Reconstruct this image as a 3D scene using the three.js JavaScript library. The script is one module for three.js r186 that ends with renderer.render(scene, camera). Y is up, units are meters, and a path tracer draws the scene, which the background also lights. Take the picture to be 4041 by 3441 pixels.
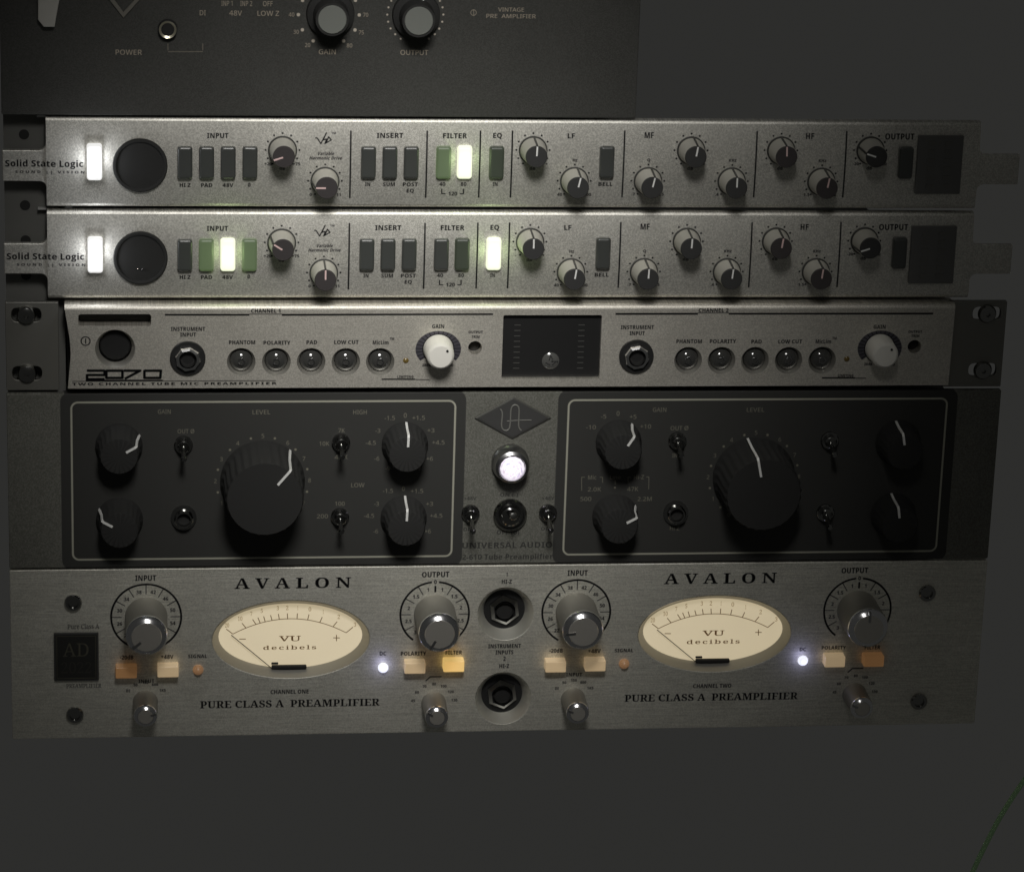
import * as THREE from 'three';
import { RoundedBoxGeometry } from 'three/addons/geometries/RoundedBoxGeometry.js';
import { mergeGeometries, toCreasedNormals as creaseAtScale } from 'three/addons/utils/BufferGeometryUtils.js';

// ------------------------------------------------------------------ camera, room, lamp, exposure
const scene = new THREE.Scene();
const camera = new THREE.PerspectiveCamera(15.1688, 1024 / 871, 0.05, 20);
const EYE = new THREE.Vector3(-0.18516, 0.33287, 1.49372);
camera.position.copy(EYE);
camera.rotation.set(-0.31404442, -0.12351286, 0.03259981, 'YXZ');
scene.add(camera);
scene.background = new THREE.Color().setRGB(0.026, 0.026, 0.0246);           // the dim room
const renderer = new THREE.WebGLRenderer({ antialias: true });
renderer.toneMapping = THREE.LinearToneMapping;
renderer.toneMappingExposure = 1;
renderer.shadowMap.enabled = true;
const LAMP_AT = [-0.08, 0.43, 0.62], LAMP_TO = [-0.052, -0.095, 0];
const lampLight = new THREE.SpotLight(new THREE.Color().setRGB(1, 0.98, 0.945), 1.88, 0, 0.24, 1, 2);
lampLight.position.set(...LAMP_AT); lampLight.target.position.set(...LAMP_TO);
lampLight.castShadow = true; lampLight.shadow.radius = 5.5; lampLight.shadow.mapSize.set(2048, 2048);
scene.add(lampLight, lampLight.target);

// ------------------------------------------------------------------ helpers
let seed = 7;
const rnd = () => { seed = (seed * 1664525 + 1013904223) >>> 0; return seed / 4294967296; };
const RM = new THREE.Matrix4().makeRotationFromEuler(camera.rotation), F = 12921.42, W = 4041, H = 3441;
// a point of the 4041 x 3441 photograph carried on to the plane z of the rack
function at(px, py, z = 0) {
  const d = new THREE.Vector3((px - W / 2) / F, -(py - H / 2) / F, -1).applyMatrix4(RM);
  return EYE.clone().addScaledVector(d, (z - EYE.z) / d.z);
}
// measuring frames: enlarged crops of the photograph
const frame = (x0, y0, k) => (x, y) => [x0 + k * x, y0 + k * y];
const z3 = frame(0, 440, 0.45337), z4 = frame(600, 460, 0.41954), z5 = frame(1350, 460, 0.41946), z6 = frame(2000, 460, 0.41954), z7 = frame(2750, 460, 0.41941), z8 = frame(3341, 440, 0.45337);
const tA = frame(100, 1180, 0.43436), tB = frame(850, 1180, 0.43436), tC = frame(1600, 1180, 0.43436), tD = frame(2400, 1180, 0.43436), tE = frame(3141, 1180, 0.43436);
const uA = frame(200, 1540, 0.43436), uB = frame(1000, 1540, 0.43436), uC = frame(1700, 1540, 0.40816), uD = frame(2200, 1540, 0.43436), uE = frame(3000, 1540, 0.43436);
const aA = frame(100, 2200, 0.41948), aB = frame(750, 2200, 0.4195), aC = frame(1450, 2200, 0.41948), aD = frame(2050, 2200, 0.41951), aE = frame(2450, 2200, 0.41948), aF = frame(3100, 2200, 0.41948);
const vA = frame(0, 0, 0.65154), vB = frame(1350, 0, 0.65154);

const used = {};
const numbered = (n) => { const c = (used[n] = (used[n] ?? -1) + 1); return c ? n + '_' + String(c).padStart(3, '0') : n; };
function thing(name, label, category, base, group) {
  const g = new THREE.Group(); g.name = numbered(name); g.position.set(...base);
  g.userData = { label, category }; if (group) g.userData.group = group;
  scene.add(g); return g;
}
function mesh(name, geo, mat, parent, pos) {
  const m = new THREE.Mesh(geo, mat); m.name = name; m.castShadow = m.receiveShadow = true;
  if (pos) m.position.set(pos.x ?? pos[0], pos.y ?? pos[1], pos.z ?? pos[2]);
  if (parent?.isGroup && parent.parent === scene && pos) m.position.sub(parent.position);   // positions on a unit are given in the room
  parent.add(m); return m;
}
const std = (r, g, b, roughness = 0.5, metalness = 0, more = {}) => new THREE.MeshStandardMaterial({ color: new THREE.Color().setRGB(r, g, b), roughness, metalness, ...more });
const phys = (r, g, b, roughness, metalness, more = {}) => new THREE.MeshPhysicalMaterial({ color: new THREE.Color().setRGB(r, g, b), roughness, metalness, ...more });
const glow = (r, g, b, k = 1, base = 0.4) => std(base, base, base, 0.4, 0, { emissive: new THREE.Color().setRGB(r, g, b), emissiveIntensity: k });

// three's crease helper joins vertices on a centimetre grid, so work in millimetres
function toCreasedNormals(g, a) { g.scale(1000, 1000, 1000); const c = creaseAtScale(g, a); c.scale(0.001, 0.001, 0.001); return c; }
function lathe(pts, seg = 40) { return toCreasedNormals(new THREE.LatheGeometry(pts.map(([r, h]) => new THREE.Vector2(r, h)), seg).rotateX(Math.PI / 2), 0.6); }
function roundRect(x0, y0, x1, y1, r, path = new THREE.Shape()) {
  path.moveTo(x0 + r, y0); path.lineTo(x1 - r, y0); path.quadraticCurveTo(x1, y0, x1, y0 + r); path.lineTo(x1, y1 - r); path.quadraticCurveTo(x1, y1, x1 - r, y1);
  path.lineTo(x0 + r, y1); path.quadraticCurveTo(x0, y1, x0, y1 - r); path.lineTo(x0, y0 + r); path.quadraticCurveTo(x0, y0, x0 + r, y0); return path;
}
function hole(cx, cy, rx, ry = rx) { const p = new THREE.Path(); p.absellipse(cx, cy, rx, ry, 0, Math.PI * 2, true); return p; }
function plate(shape, depth, front, bevel = 0, seg = 2, curve = 24) {
  const g = new THREE.ExtrudeGeometry(shape, { depth: depth - 2 * bevel, bevelEnabled: bevel > 0, bevelSize: bevel, bevelOffset: -bevel, bevelThickness: bevel, bevelSegments: seg, curveSegments: curve });
  g.translate(0, 0, front - depth + bevel); return g;
}
const move = (g, x, y, z = 0) => g.translate(x, y, z);
// elliptical funnel from the ring (a, b) at z0 to the ring (c, d) at z1, with cy1 as a shift
function funnel(a, b, z0, c, d, z1, seg = 56) {
  const v = [], idx = [], n = 4;
  for (let k = 0; k <= n; k++) for (let i = 0; i <= seg; i++) { const t = i / seg * Math.PI * 2, s = k / n; v.push((a + (c - a) * s) * Math.cos(t), (b + (d - b) * s) * Math.sin(t), z0 + (z1 - z0) * s); }
  for (let k = 0; k < n; k++) for (let i = 0; i < seg; i++) { const p = k * (seg + 1) + i, q = p + seg + 1; idx.push(p, q, p + 1, p + 1, q, q + 1); }
  const g = new THREE.BufferGeometry(); g.setAttribute('position', new THREE.Float32BufferAttribute(v, 3)); g.setIndex(idx); g.computeVertexNormals();
  g.setAttribute('uv', new THREE.Float32BufferAttribute(v.filter((_, i) => i % 3 < 2), 2)); return g;
}

// A printed sheet: a canvas lying on a rectangle of the panel, drawn in room coordinates
class Sheet {
  constructor(x0, y0, x1, y1, width, base, grain, z = 0) {
    Object.assign(this, { x0, y0, x1, y1, z }); this.k = width / (x1 - x0);
    this.canvas = document.createElement('canvas'); this.canvas.width = width; this.canvas.height = Math.round((y1 - y0) * this.k);
    const c = this.ctx = this.canvas.getContext('2d'), w = width, h = this.canvas.height;
    c.fillStyle = `rgb(${base})`; c.fillRect(0, 0, w, h);
    if (grain) {
      const im = c.getImageData(0, 0, w, h), d = im.data, [fine, streak, blotch] = grain;
      const cell = 64, gw = Math.ceil(w / cell) + 2, gh = Math.ceil(h / cell) + 2, grid = Array.from({ length: gw * gh }, () => rnd() - 0.5), speck = new Float32Array((w >> 1) + 1);
      for (let y = 0; y < h; y++) {
        let s = 0, row = (rnd() - 0.5) * 0.5; if (!(y & 1)) for (let i = 0; i < speck.length; i++) speck[i] = rnd() - 0.5;
        for (let x = 0; x < w; x++) {
          s = s * 0.93 + (rnd() - 0.5) * 0.5;
          const gx = x / cell, gy = y / cell, i = gx | 0, j = gy | 0, u = gx - i, v = gy - j;
          const b = (grid[j * gw + i] * (1 - u) + grid[j * gw + i + 1] * u) * (1 - v) + (grid[(j + 1) * gw + i] * (1 - u) + grid[(j + 1) * gw + i + 1] * u) * v;
          const n = fine * (speck[x >> 1] + 0.4 * (rnd() - 0.5)) + streak * (s + row) + blotch * b, o = (y * w + x) * 4;
          d[o] += n; d[o + 1] += n; d[o + 2] += n;
        }
      }
      c.putImageData(im, 0, 0);
    }
    c.lineCap = 'butt'; c.lineJoin = 'round'; c.textBaseline = 'alphabetic'; this.ink = 'rgb(18,18,20)';
  }
  px(x, y) { return [(x - this.x0) * this.k, (this.y1 - y) * this.k]; }
  on(p) { const q = at(p[0], p[1], this.z); return this.px(q.x, q.y); }
  text(str, p, wide, { tall = 0, font = 'bold', face = 'sans-serif', color = this.ink, dx = 0, dy = 0, gap = 0, stroke = 0, s = 0.42 } = {}) {
    const c = this.ctx, k = s, a = at(p[0] - wide * k / 2, p[1], this.z), b = at(p[0] + wide * k / 2, p[1], this.z), m = this.px((a.x + b.x) / 2 + dx, a.y + dy), wpx = (b.x - a.x) * this.k;
    c.save(); c.font = `${font} 100px ${face}`; c.fillStyle = color; c.strokeStyle = color; c.textAlign = 'left';
    const chars = [...str]; let tw = 0; const xs = chars.map((ch) => { const x = tw; tw += c.measureText(ch).width + gap; return x; }); tw -= gap;
    const hh = tall ? tall * k : 0, up = at(p[0], p[1] - hh, this.z).y - at(p[0], p[1], this.z).y, sx = wpx / tw, sy = tall ? up * this.k / 72 : sx;
    c.translate(m[0] - wpx / 2, m[1] + 36 * sy); c.scale(sx, sy);
    if (gap) chars.forEach((ch, i) => c.fillText(ch, xs[i], 0)); else { c.scale(tw / c.measureText(str).width, 1); c.fillText(str, 0, 0); }
    if (stroke) { c.lineWidth = stroke; if (gap) chars.forEach((ch, i) => c.strokeText(ch, xs[i], 0)); else c.strokeText(str, 0, 0); }
    c.restore();
  }
  line(pts, mm, color = this.ink, cap = 'butt') {
    const c = this.ctx; c.strokeStyle = color; c.lineCap = cap; c.lineWidth = mm / 1000 * this.k; c.beginPath();
    pts.forEach((p, i) => c[i ? 'lineTo' : 'moveTo'](...this.on(p))); c.stroke();
  }
  lineR(pts, mm, color = this.ink, dy = 0) { const c = this.ctx; c.strokeStyle = color; c.lineWidth = mm / 1000 * this.k; c.beginPath(); pts.forEach(([x, y], i) => c[i ? 'lineTo' : 'moveTo'](...this.px(x, y + dy))); c.stroke(); }
  disc(x, y, r, color = this.ink) { const c = this.ctx, m = this.px(x, y); c.fillStyle = color; c.beginPath(); c.arc(m[0], m[1], r * this.k, 0, 7); c.fill(); }
  arc(x, y, r, a0, a1, mm, color = this.ink) {   // angles in degrees clockwise from the top
    const c = this.ctx, m = this.px(x, y); c.strokeStyle = color; c.lineWidth = mm / 1000 * this.k; c.beginPath(); if (a1 - a0 >= 360) c.arc(m[0], m[1], r * this.k, 0, Math.PI * 2); else c.arc(m[0], m[1], r * this.k, (a0 - 90) * Math.PI / 180, (a1 - 90) * Math.PI / 180); c.stroke();
  }
  small(str, x, y, size, { font = 'bold', face = 'sans-serif', color = this.ink, wide = 1 } = {}) {
    const c = this.ctx, m = this.px(x, y); c.save(); c.font = `${font} 100px ${face}`; c.fillStyle = color; c.textAlign = 'center'; const s = size * this.k / 72;
    c.translate(m[0], m[1] + 36 * s); c.scale(s * wide, s); c.fillText(str, 0, 0); c.restore();
  }
  texture() { const t = new THREE.CanvasTexture(this.canvas); t.colorSpace = THREE.SRGBColorSpace; t.anisotropy = 8; return t; }
  wrap(geo, ox = 0, oy = 0) {                    // lay the print on a geometry whose x, y are relative to (ox, oy)
    const p = geo.attributes.position, uv = new Float32Array(p.count * 2);
    for (let i = 0; i < p.count; i++) { uv[2 * i] = (p.getX(i) + ox - this.x0) / (this.x1 - this.x0); uv[2 * i + 1] = (p.getY(i) + oy - this.y0) / (this.y1 - this.y0); }
    geo.setAttribute('uv', new THREE.BufferAttribute(uv, 2)); return geo;
  }
}
const polar = (x, y, r, deg) => [x + r * Math.sin(deg * Math.PI / 180), y + r * Math.cos(deg * Math.PI / 180)];

// ------------------------------------------------------------------ materials
const U = 0.04445;
const M = {
  silver: std(0.69, 0.67, 0.61, 0.5, 0.9),
  smokedWindow: std(0.13, 0.13, 0.125, 0.3), bezel: std(0.42, 0.41, 0.37, 0.5, 0.85), railPaint: std(0.13, 0.13, 0.12, 0.6), earDark: std(0.26, 0.255, 0.23, 0.55, 0.8), bronze: std(0.78, 0.77, 0.70, 0.55, 0.9),
  black: phys(0.06, 0.06, 0.058, 0.6, 0, { specularIntensity: 0.4 }), knobBlack: phys(0.036, 0.036, 0.035, 0.7, 0, { specularIntensity: 0.25 }), blackGloss: std(0.025, 0.025, 0.025, 0.25), soot: phys(0.03, 0.03, 0.029, 0.85, 0, { specularIntensity: 0.3 }),
  chassis: std(0.03, 0.03, 0.03, 0.6), knobGrey: std(0.50, 0.485, 0.43, 0.6), knobCap: std(0.04, 0.04, 0.039, 0.55), knobCapRed: std(0.048, 0.042, 0.042, 0.55),
  white: std(0.88, 0.88, 0.85, 0.5), pink: std(0.80, 0.58, 0.56, 0.5), groove: std(0.05, 0.05, 0.045, 0.6),
  nut: std(0.3, 0.3, 0.3, 0.14, 1), ring: std(0.88, 0.88, 0.88, 0.2, 1), darkSteel: std(0.30, 0.30, 0.29, 0.16, 1), rim: std(0.86, 0.86, 0.88, 0.2, 1), chrome: std(0.75, 0.75, 0.77, 0.14, 1), steel: std(0.42, 0.42, 0.42, 0.3, 1), turned: std(0.30, 0.29, 0.26, 0.5, 0.6), satin: std(0.7, 0.67, 0.61, 0.42, 0.8),
  smoke: phys(0.06, 0.064, 0.06, 0.35, 0, { clearcoat: 0.4, clearcoatRoughness: 0.25 }), ivory: phys(0.88, 0.66, 0.40, 0.35, 0, { emissive: new THREE.Color().setRGB(0.21, 0.155, 0.09), clearcoat: 0.5, clearcoatRoughness: 0.2 }),
};

// ------------------------------------------------------------------ the lamp over the rack, above the picture
{
  const g = thing('desk_lamp', 'round white lamp head hanging in front of the rack, above the black preamplifier', 'lamp', LAMP_AT);
  const shade = mesh('lamp_shade', lathe([[0.012, -0.075], [0.05, -0.068], [0.10, -0.045], [0.128, -0.012], [0.130, -0.012], [0.102, -0.048], [0.05, -0.072], [0.012, -0.079]], 48), std(0.75, 0.75, 0.73, 0.5), g);
  shade.quaternion.setFromUnitVectors(new THREE.Vector3(0, 0, 1), new THREE.Vector3(LAMP_TO[0] - LAMP_AT[0], LAMP_TO[1] - LAMP_AT[1], LAMP_TO[2] - LAMP_AT[2]).normalize());
  mesh('lamp_bulb', new THREE.SphereGeometry(0.030, 24, 16), glow(2.2, 2.15, 2.05, 1), g);
  mesh('lamp_arm', new THREE.TubeGeometry(new THREE.CatmullRomCurve3([[0, 0.055, 0.05], [0, 0.14, 0.10], [0.02, 0.30, 0.10], [0.02, 0.55, 0.02]].map((p) => new THREE.Vector3(...p))), 30, 0.007, 10), M.steel, g);
}

// ------------------------------------------------------------------ the two 1U silver channel strips
const HALF = 0.2413, BODY = 0.2212, STRIP_H = 0.0425, SAG = 0.0014;
function stripProfile() {
  const h = STRIP_H / 2, r = 0.0016, pts = [], n = 22, ze = -SAG;
  pts.push([-0.006, -h]); pts.push([ze - r, -h]);
  for (let i = 1; i <= 5; i++) { const a = i / 5 * Math.PI / 2 * 0.88; pts.push([ze - r + r * Math.sin(a), -h + r - r * Math.cos(a)]); }
  for (let i = 0; i <= n; i++) { const y = (-h + r) + (2 * h - 2 * r) * i / n; pts.push([-SAG * (y / h) ** 2, y]); }
  for (let i = 5; i >= 1; i--) { const a = i / 5 * Math.PI / 2 * 0.88; pts.push([ze - r + r * Math.sin(a), h - r + r * Math.cos(a)]); }
  pts.push([ze - r, h]); pts.push([-0.006, h]);
  return pts;
}
const stripSection = new THREE.Shape(stripProfile().map(([z, y]) => new THREE.Vector2(z, y)));
function stripBody() {
  const g = new THREE.ExtrudeGeometry(stripSection, { depth: 2 * BODY, bevelEnabled: false, curveSegments: 1 });
  g.translate(0, 0, -BODY);
  g.applyMatrix4(new THREE.Matrix4().set(0, 0, -1, 0, 0, 1, 0, 0, 1, 0, 0, 0, 0, 0, 0, 1));
  return toCreasedNormals(g, 0.5);
}
const SSLY = -STRIP_H / 2 - 0.0003;                                   // centre line of the upper strip
const stripZ = (y, yc) => -SAG * ((y - yc) / (STRIP_H / 2)) ** 2;
const TICKS = [-145, -120, -90, -60, -30, 0, 30, 60, 90, 120, 145];
const stripKnobs = [
  { p: z4(1225, 315), ticks: 1, sub: 'dB', ends: ['+20', '+75'] }, { p: z4(1625, 605), ends: ['0', '11'] },
  { p: z6(247, 315), sub: 'dB', ends: ['-', '+'] }, { p: z6(635, 605), top: 'Hz', ends: ['40', '600'] },
  { p: z6(1735, 318), sub: 'dB', ends: ['-', '+'] }, { p: z6(1328, 605), top: 'Q', ends: ['.7', '2.5'] }, { p: z7(328, 608), top: 'KHz', ends: ['.4', '8'] },
  { p: z7(795, 318), sub: 'dB', ends: ['-', '+'] }, { p: z7(1173, 610), top: 'KHz', ends: ['1.5', '22'] }, { p: z8(210, 338), sub: 'dB', ends: ['-20', '+20'] },
];
function stripPrint(dy) {
  const s = new Sheet(-HALF, SSLY - STRIP_H / 2, HALF, SSLY + STRIP_H / 2, 2048, '214,212,204', [40, 4, 10]);
  const lab = { tall: 30 };
  s.text('Solid State Logic', [0.45337 * 380, 440 + 0.45337 * 452], 780, { face: 'sans-serif', font: 'bold', s: 0.40, tall: 62 });
  s.text('SOUND || VISION', [0.45337 * 430, 440 + 0.45337 * 525], 690, { s: 0.40, tall: 26, gap: 28 });
  s.text('INPUT', z4(615, 180), 205, { tall: 50 }); s.text('INSERT', z5(450, 180), 252, { tall: 50 }); s.text('FILTER', z5(1060, 180), 230, { tall: 50 }); s.text('EQ', z5(1462, 180), 92, { tall: 50 });
  s.text('LF', z6(607, 182), 78, { tall: 50 }); s.text('MF', z6(1342, 182), 95, { tall: 50 }); s.text('HF', z7(1070, 188), 86, { tall: 50 }); s.text('OUTPUT', z8(468, 222), 280, { tall: 52 });
  for (const [t, p, w] of [['HI Z', z4(306, 645), 108], ['PAD', z4(510, 645), 115], ['48V', z4(711, 645), 100], ['\u00d8', z4(912, 642), 30], ['IN', z5(240, 637), 52], ['SUM', z5(442, 637), 118], ['POST', z5(640, 637), 148], ['EQ', z5(640, 700), 76],
    ['40', z5(943, 637), 58], ['80', z5(1143, 637), 58], ['120', z5(1042, 728), 86], ['IN', z5(1443, 637), 50], ['BELL', z6(928, 637), 140]]) s.text(t, p, w, { tall: 36 });
  s.line([z5(938, 680), z5(938, 727), z5(972, 727)], 0.45); s.line([z5(1143, 680), z5(1143, 727), z5(1108, 727)], 0.45);
  s.text('Variable', z4(1632, 347), 158, { font: 'italic bold', tall: 30 }); s.text('Harmonic Drive', z4(1630, 388), 310, { font: 'italic bold', tall: 30 });
  s.line([z4(1537, 203), z4(1553, 203), z4(1586, 256), z4(1640, 155), z4(1608, 222), z4(1640, 212), z4(1625, 255), z4(1685, 222), z4(1660, 192), z4(1640, 240)], 0.42, s.ink, 'round');
  s.text('TM', z4(1708, 158), 44, { tall: 20 });
  for (const [p, q] of [[z4(1866, 140), z4(1863, 765)], [z5(798, 140), z5(790, 762)], [z5(1302, 140), z5(1288, 760)], [z5(1603, 140), z5(1588, 760)], [z6(1110, 140), z6(1090, 757)], [z7(569, 145), z7(543, 757)], [z7(1411, 145), z7(1386, 760)]]) {
    const a = at(...p), b = at(...q), x = (a.x + b.x) / 2; s.lineR([[x, a.y], [x, b.y]], 0.62);
  }
  for (const k of stripKnobs) {
    const c = at(...k.p);
    for (const t of TICKS) { const q = polar(c.x, c.y, 0.0079, t); s.disc(q[0], q[1], 0.00043); }
    if (k.top) s.small(k.top, c.x, c.y + 0.0102, 0.0016, { wide: 0.95 });
    if (k.sub) s.small(k.sub, c.x, c.y - 0.0087, 0.0015, { wide: 1.1 });
    if (k.ends) { s.small(k.ends[0], c.x - 0.0066, c.y - 0.0066, 0.0015, { wide: 1.05 }); s.small(k.ends[1], c.x + 0.0066, c.y - 0.0066, 0.0015, { wide: 1.05 }); }
  }
  return s;
}
const stripSheet = stripPrint();
const stripMat = std(1, 1, 1, 0.55, 0.85, { map: stripSheet.texture() });
const bodyGeo = stripSheet.wrap(stripBody(), 0, SSLY);
function earShape(side) {                                              // lug between the two rack slots, with rounded inner corners
  const a = at(60, 594).y - SSLY, b = at(60, 716).y - SSLY, r = 0.004, s = new THREE.Shape(), o = side * HALF, i = side * (BODY - 0.001), e = side * BODY;
  s.moveTo(i, b - r); s.lineTo(e, b - r); s.quadraticCurveTo(e, b, e + side * r, b); s.lineTo(o, b); s.lineTo(o, a); s.lineTo(e + side * r, a); s.quadraticCurveTo(e, a, e, a + r); s.lineTo(i, a + r); s.lineTo(i, b - r);
  return s;
}
const earGeo = [-1, 1].map((sd) => stripSheet.wrap(plate(earShape(sd), 0.003, -0.0006, 0.0004, 2), 0, SSLY));
const knobGeo = {
  ring: lathe([[0, 0], [0.0068, 0], [0.0068, 0.0009], [0.0064, 0.0013], [0, 0.0013]]),
  body: lathe([[0, 0.0008], [0.00625, 0.0008], [0.0061, 0.002], [0.0052, 0.0132], [0.0050, 0.0136], [0, 0.0136]]),
  cap: lathe([[0, 0.0133], [0.00515, 0.0133], [0.00515, 0.0140], [0.00485, 0.0144], [0, 0.0145]]),
  line: new THREE.BoxGeometry(0.00075, 0.0045, 0.0004).translate(0, 0.0027, 0.0145),
  groove: (() => { const g = new THREE.BoxGeometry(0.00085, 0.0006, 0.0121); g.rotateX(Math.atan(0.0010 / 0.0115)); return g.translate(0, 0.00575, 0.0075); })(),
};
function stripKnob(parent, c, deg, red) {
  const k = mesh('knob', knobGeo.body, M.knobGrey, parent, c); k.rotation.z = -deg * Math.PI / 180;
  mesh('base_ring', knobGeo.ring, M.groove, k); mesh('knob_cap', knobGeo.cap, red ? M.knobCapRed : M.knobCap, k);
  mesh('pointer', knobGeo.line, red ? M.pink : M.white, k); mesh('pointer_groove', knobGeo.groove, M.groove, k);
}
function buttonGeo(w, h, d, r) {                                       // a slightly barrel-shaped push button
  const g = new RoundedBoxGeometry(w, h, d, 4, r), p = g.attributes.position;
  for (let i = 0; i < p.count; i++) { const t = p.getY(i) / (h / 2); p.setX(i, p.getX(i) * (1 - 0.09 * t * t)); p.setZ(i, p.getZ(i) * (1 - (p.getZ(i) > 0 ? 0.1 * t * t : 0))); }
  g.computeVertexNormals(); return g;
}
const stripButton = buttonGeo(0.0074, 0.0156, 0.0056, 0.0014);
const stripLamp = buttonGeo(0.0076, 0.0170, 0.0058, 0.0014);
const darkGreen = phys(0.035, 0.05, 0.03, 0.3, 0, { clearcoat: 0.5, clearcoatRoughness: 0.2 });
const stripButtons = [z4(306, 424), z4(510, 424), z4(713, 424), z4(918, 424), z5(245, 424), z5(446, 424), z5(647, 424), z5(952, 424), z5(1150, 424), z5(1450, 424), z6(938, 420), z8(512, 440)];
const litGreen = glow(0.82, 0.88, 0.62, 1), litWhite = glow(0.72, 0.72, 0.705, 1), dimGreen = glow(0.05, 0.085, 0.026, 1, 0.08), faintGreen = glow(0.008, 0.016, 0.004, 1, 0.05);
function lampLightAt(p, color, cd, radius = 0.0025, name) {
  const l = new THREE.PointLight(new THREE.Color().setRGB(...color), cd, 0.5, 2); l.position.copy(p); l.castShadow = true; l.shadow.radius = radius / 0.02; scene.add(l); return l;
}
function channelStrip(n, label, lit, dim, faint, knobAngles) {
  const yc = SSLY - n * U, g = thing('channel_strip', label, 'preamplifier', [0, yc - STRIP_H / 2, 0], 'silver channel strips');
  mesh('front_panel', bodyGeo, stripMat, g, [0, yc, 0]);
  mesh('rack_ear', earGeo[0], stripMat, g, [0, yc, 0]); mesh('rack_ear', earGeo[1], stripMat, g, [0, yc, 0]);
  mesh('chassis', new THREE.BoxGeometry(0.43, 0.030, 0.025), M.chassis, g, [0, yc - 0.003, -0.019]);
  const put = (p, lift = 0) => { const c = at(...p); c.y -= n * U; c.z = stripZ(c.y, yc) + lift; return c; };
  const jc = put(z3(1216, 467));
  const jack = mesh('input_socket', lathe([[0.0112, -0.001], [0.0127, -0.001], [0.0127, 0.0010], [0.0122, 0.0014], [0.0113, 0.0012], [0.0110, -0.0005]], 56), M.soot, g, jc);
  mesh('socket_well', lathe([[0, 0.0002], [0.0111, 0.0002]], 56), M.soot, jack);
  if (n) for (const dx of [-0.0012, 0.0008]) mesh('contact', new THREE.SphereGeometry(0.00045, 12, 8), M.chrome, jack, [dx, -0.0052, 0.0008]);
  const lc = put(z3(818, 432), 0.0008);
  mesh('power_lamp', stripLamp, litWhite, g, lc); lampLightAt(lc.clone().add(new THREE.Vector3(0, 0, 0.0065)), [0.93, 0.95, 1], 0.0008, 0.003);
  stripButtons.forEach((p, i) => {
    const c = put(p, 0.0004), isLit = lit.includes(i);
    mesh('push_button', stripButton, isLit ? litGreen : dim.includes(i) ? dimGreen : faint.includes(i) ? faintGreen : M.smoke, g, c);
    if (isLit) lampLightAt(c.clone().add(new THREE.Vector3(0, 0, 0.0065)), [0.72, 1, 0.42], 0.00022, 0.003);
  });
  stripKnobs.forEach((k, i) => stripKnob(g, put(k.p), knobAngles[i], [0, 1, 7, 8].includes(i)));
  const a = put(z8(625, 205)), b = put(z8(985, 715));
  const win = mesh('meter_window', new RoundedBoxGeometry(b.x - a.x, a.y - b.y, 0.002, 3, 0.0006), M.smokedWindow, g, [(a.x + b.x) / 2, (a.y + b.y) / 2, 0.0002]);
  for (let r = 0; r < 2; r++) for (let i = 0; i < 6; i++) mesh('meter_segment', new THREE.BoxGeometry(0.0035, 0.0022, 0.0006), M.railPaint, win, [(r - 0.5) * 0.008, (i - 2.5) * 0.0042, 0.001]);
  return g;
}
channelStrip(0, 'silver one-unit channel strip with one lit filter button, uppermost of the two', [8], [7], [9], [-108, -90, 2, 12, 8, 12, 0, -2, 10, -72]);
channelStrip(1, 'silver one-unit channel strip with two lit green buttons, lower of the two', [2, 9], [1, 3], [8], [-58, 0, 0, 8, 2, 2, 6, 8, 6, -108]);

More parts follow.
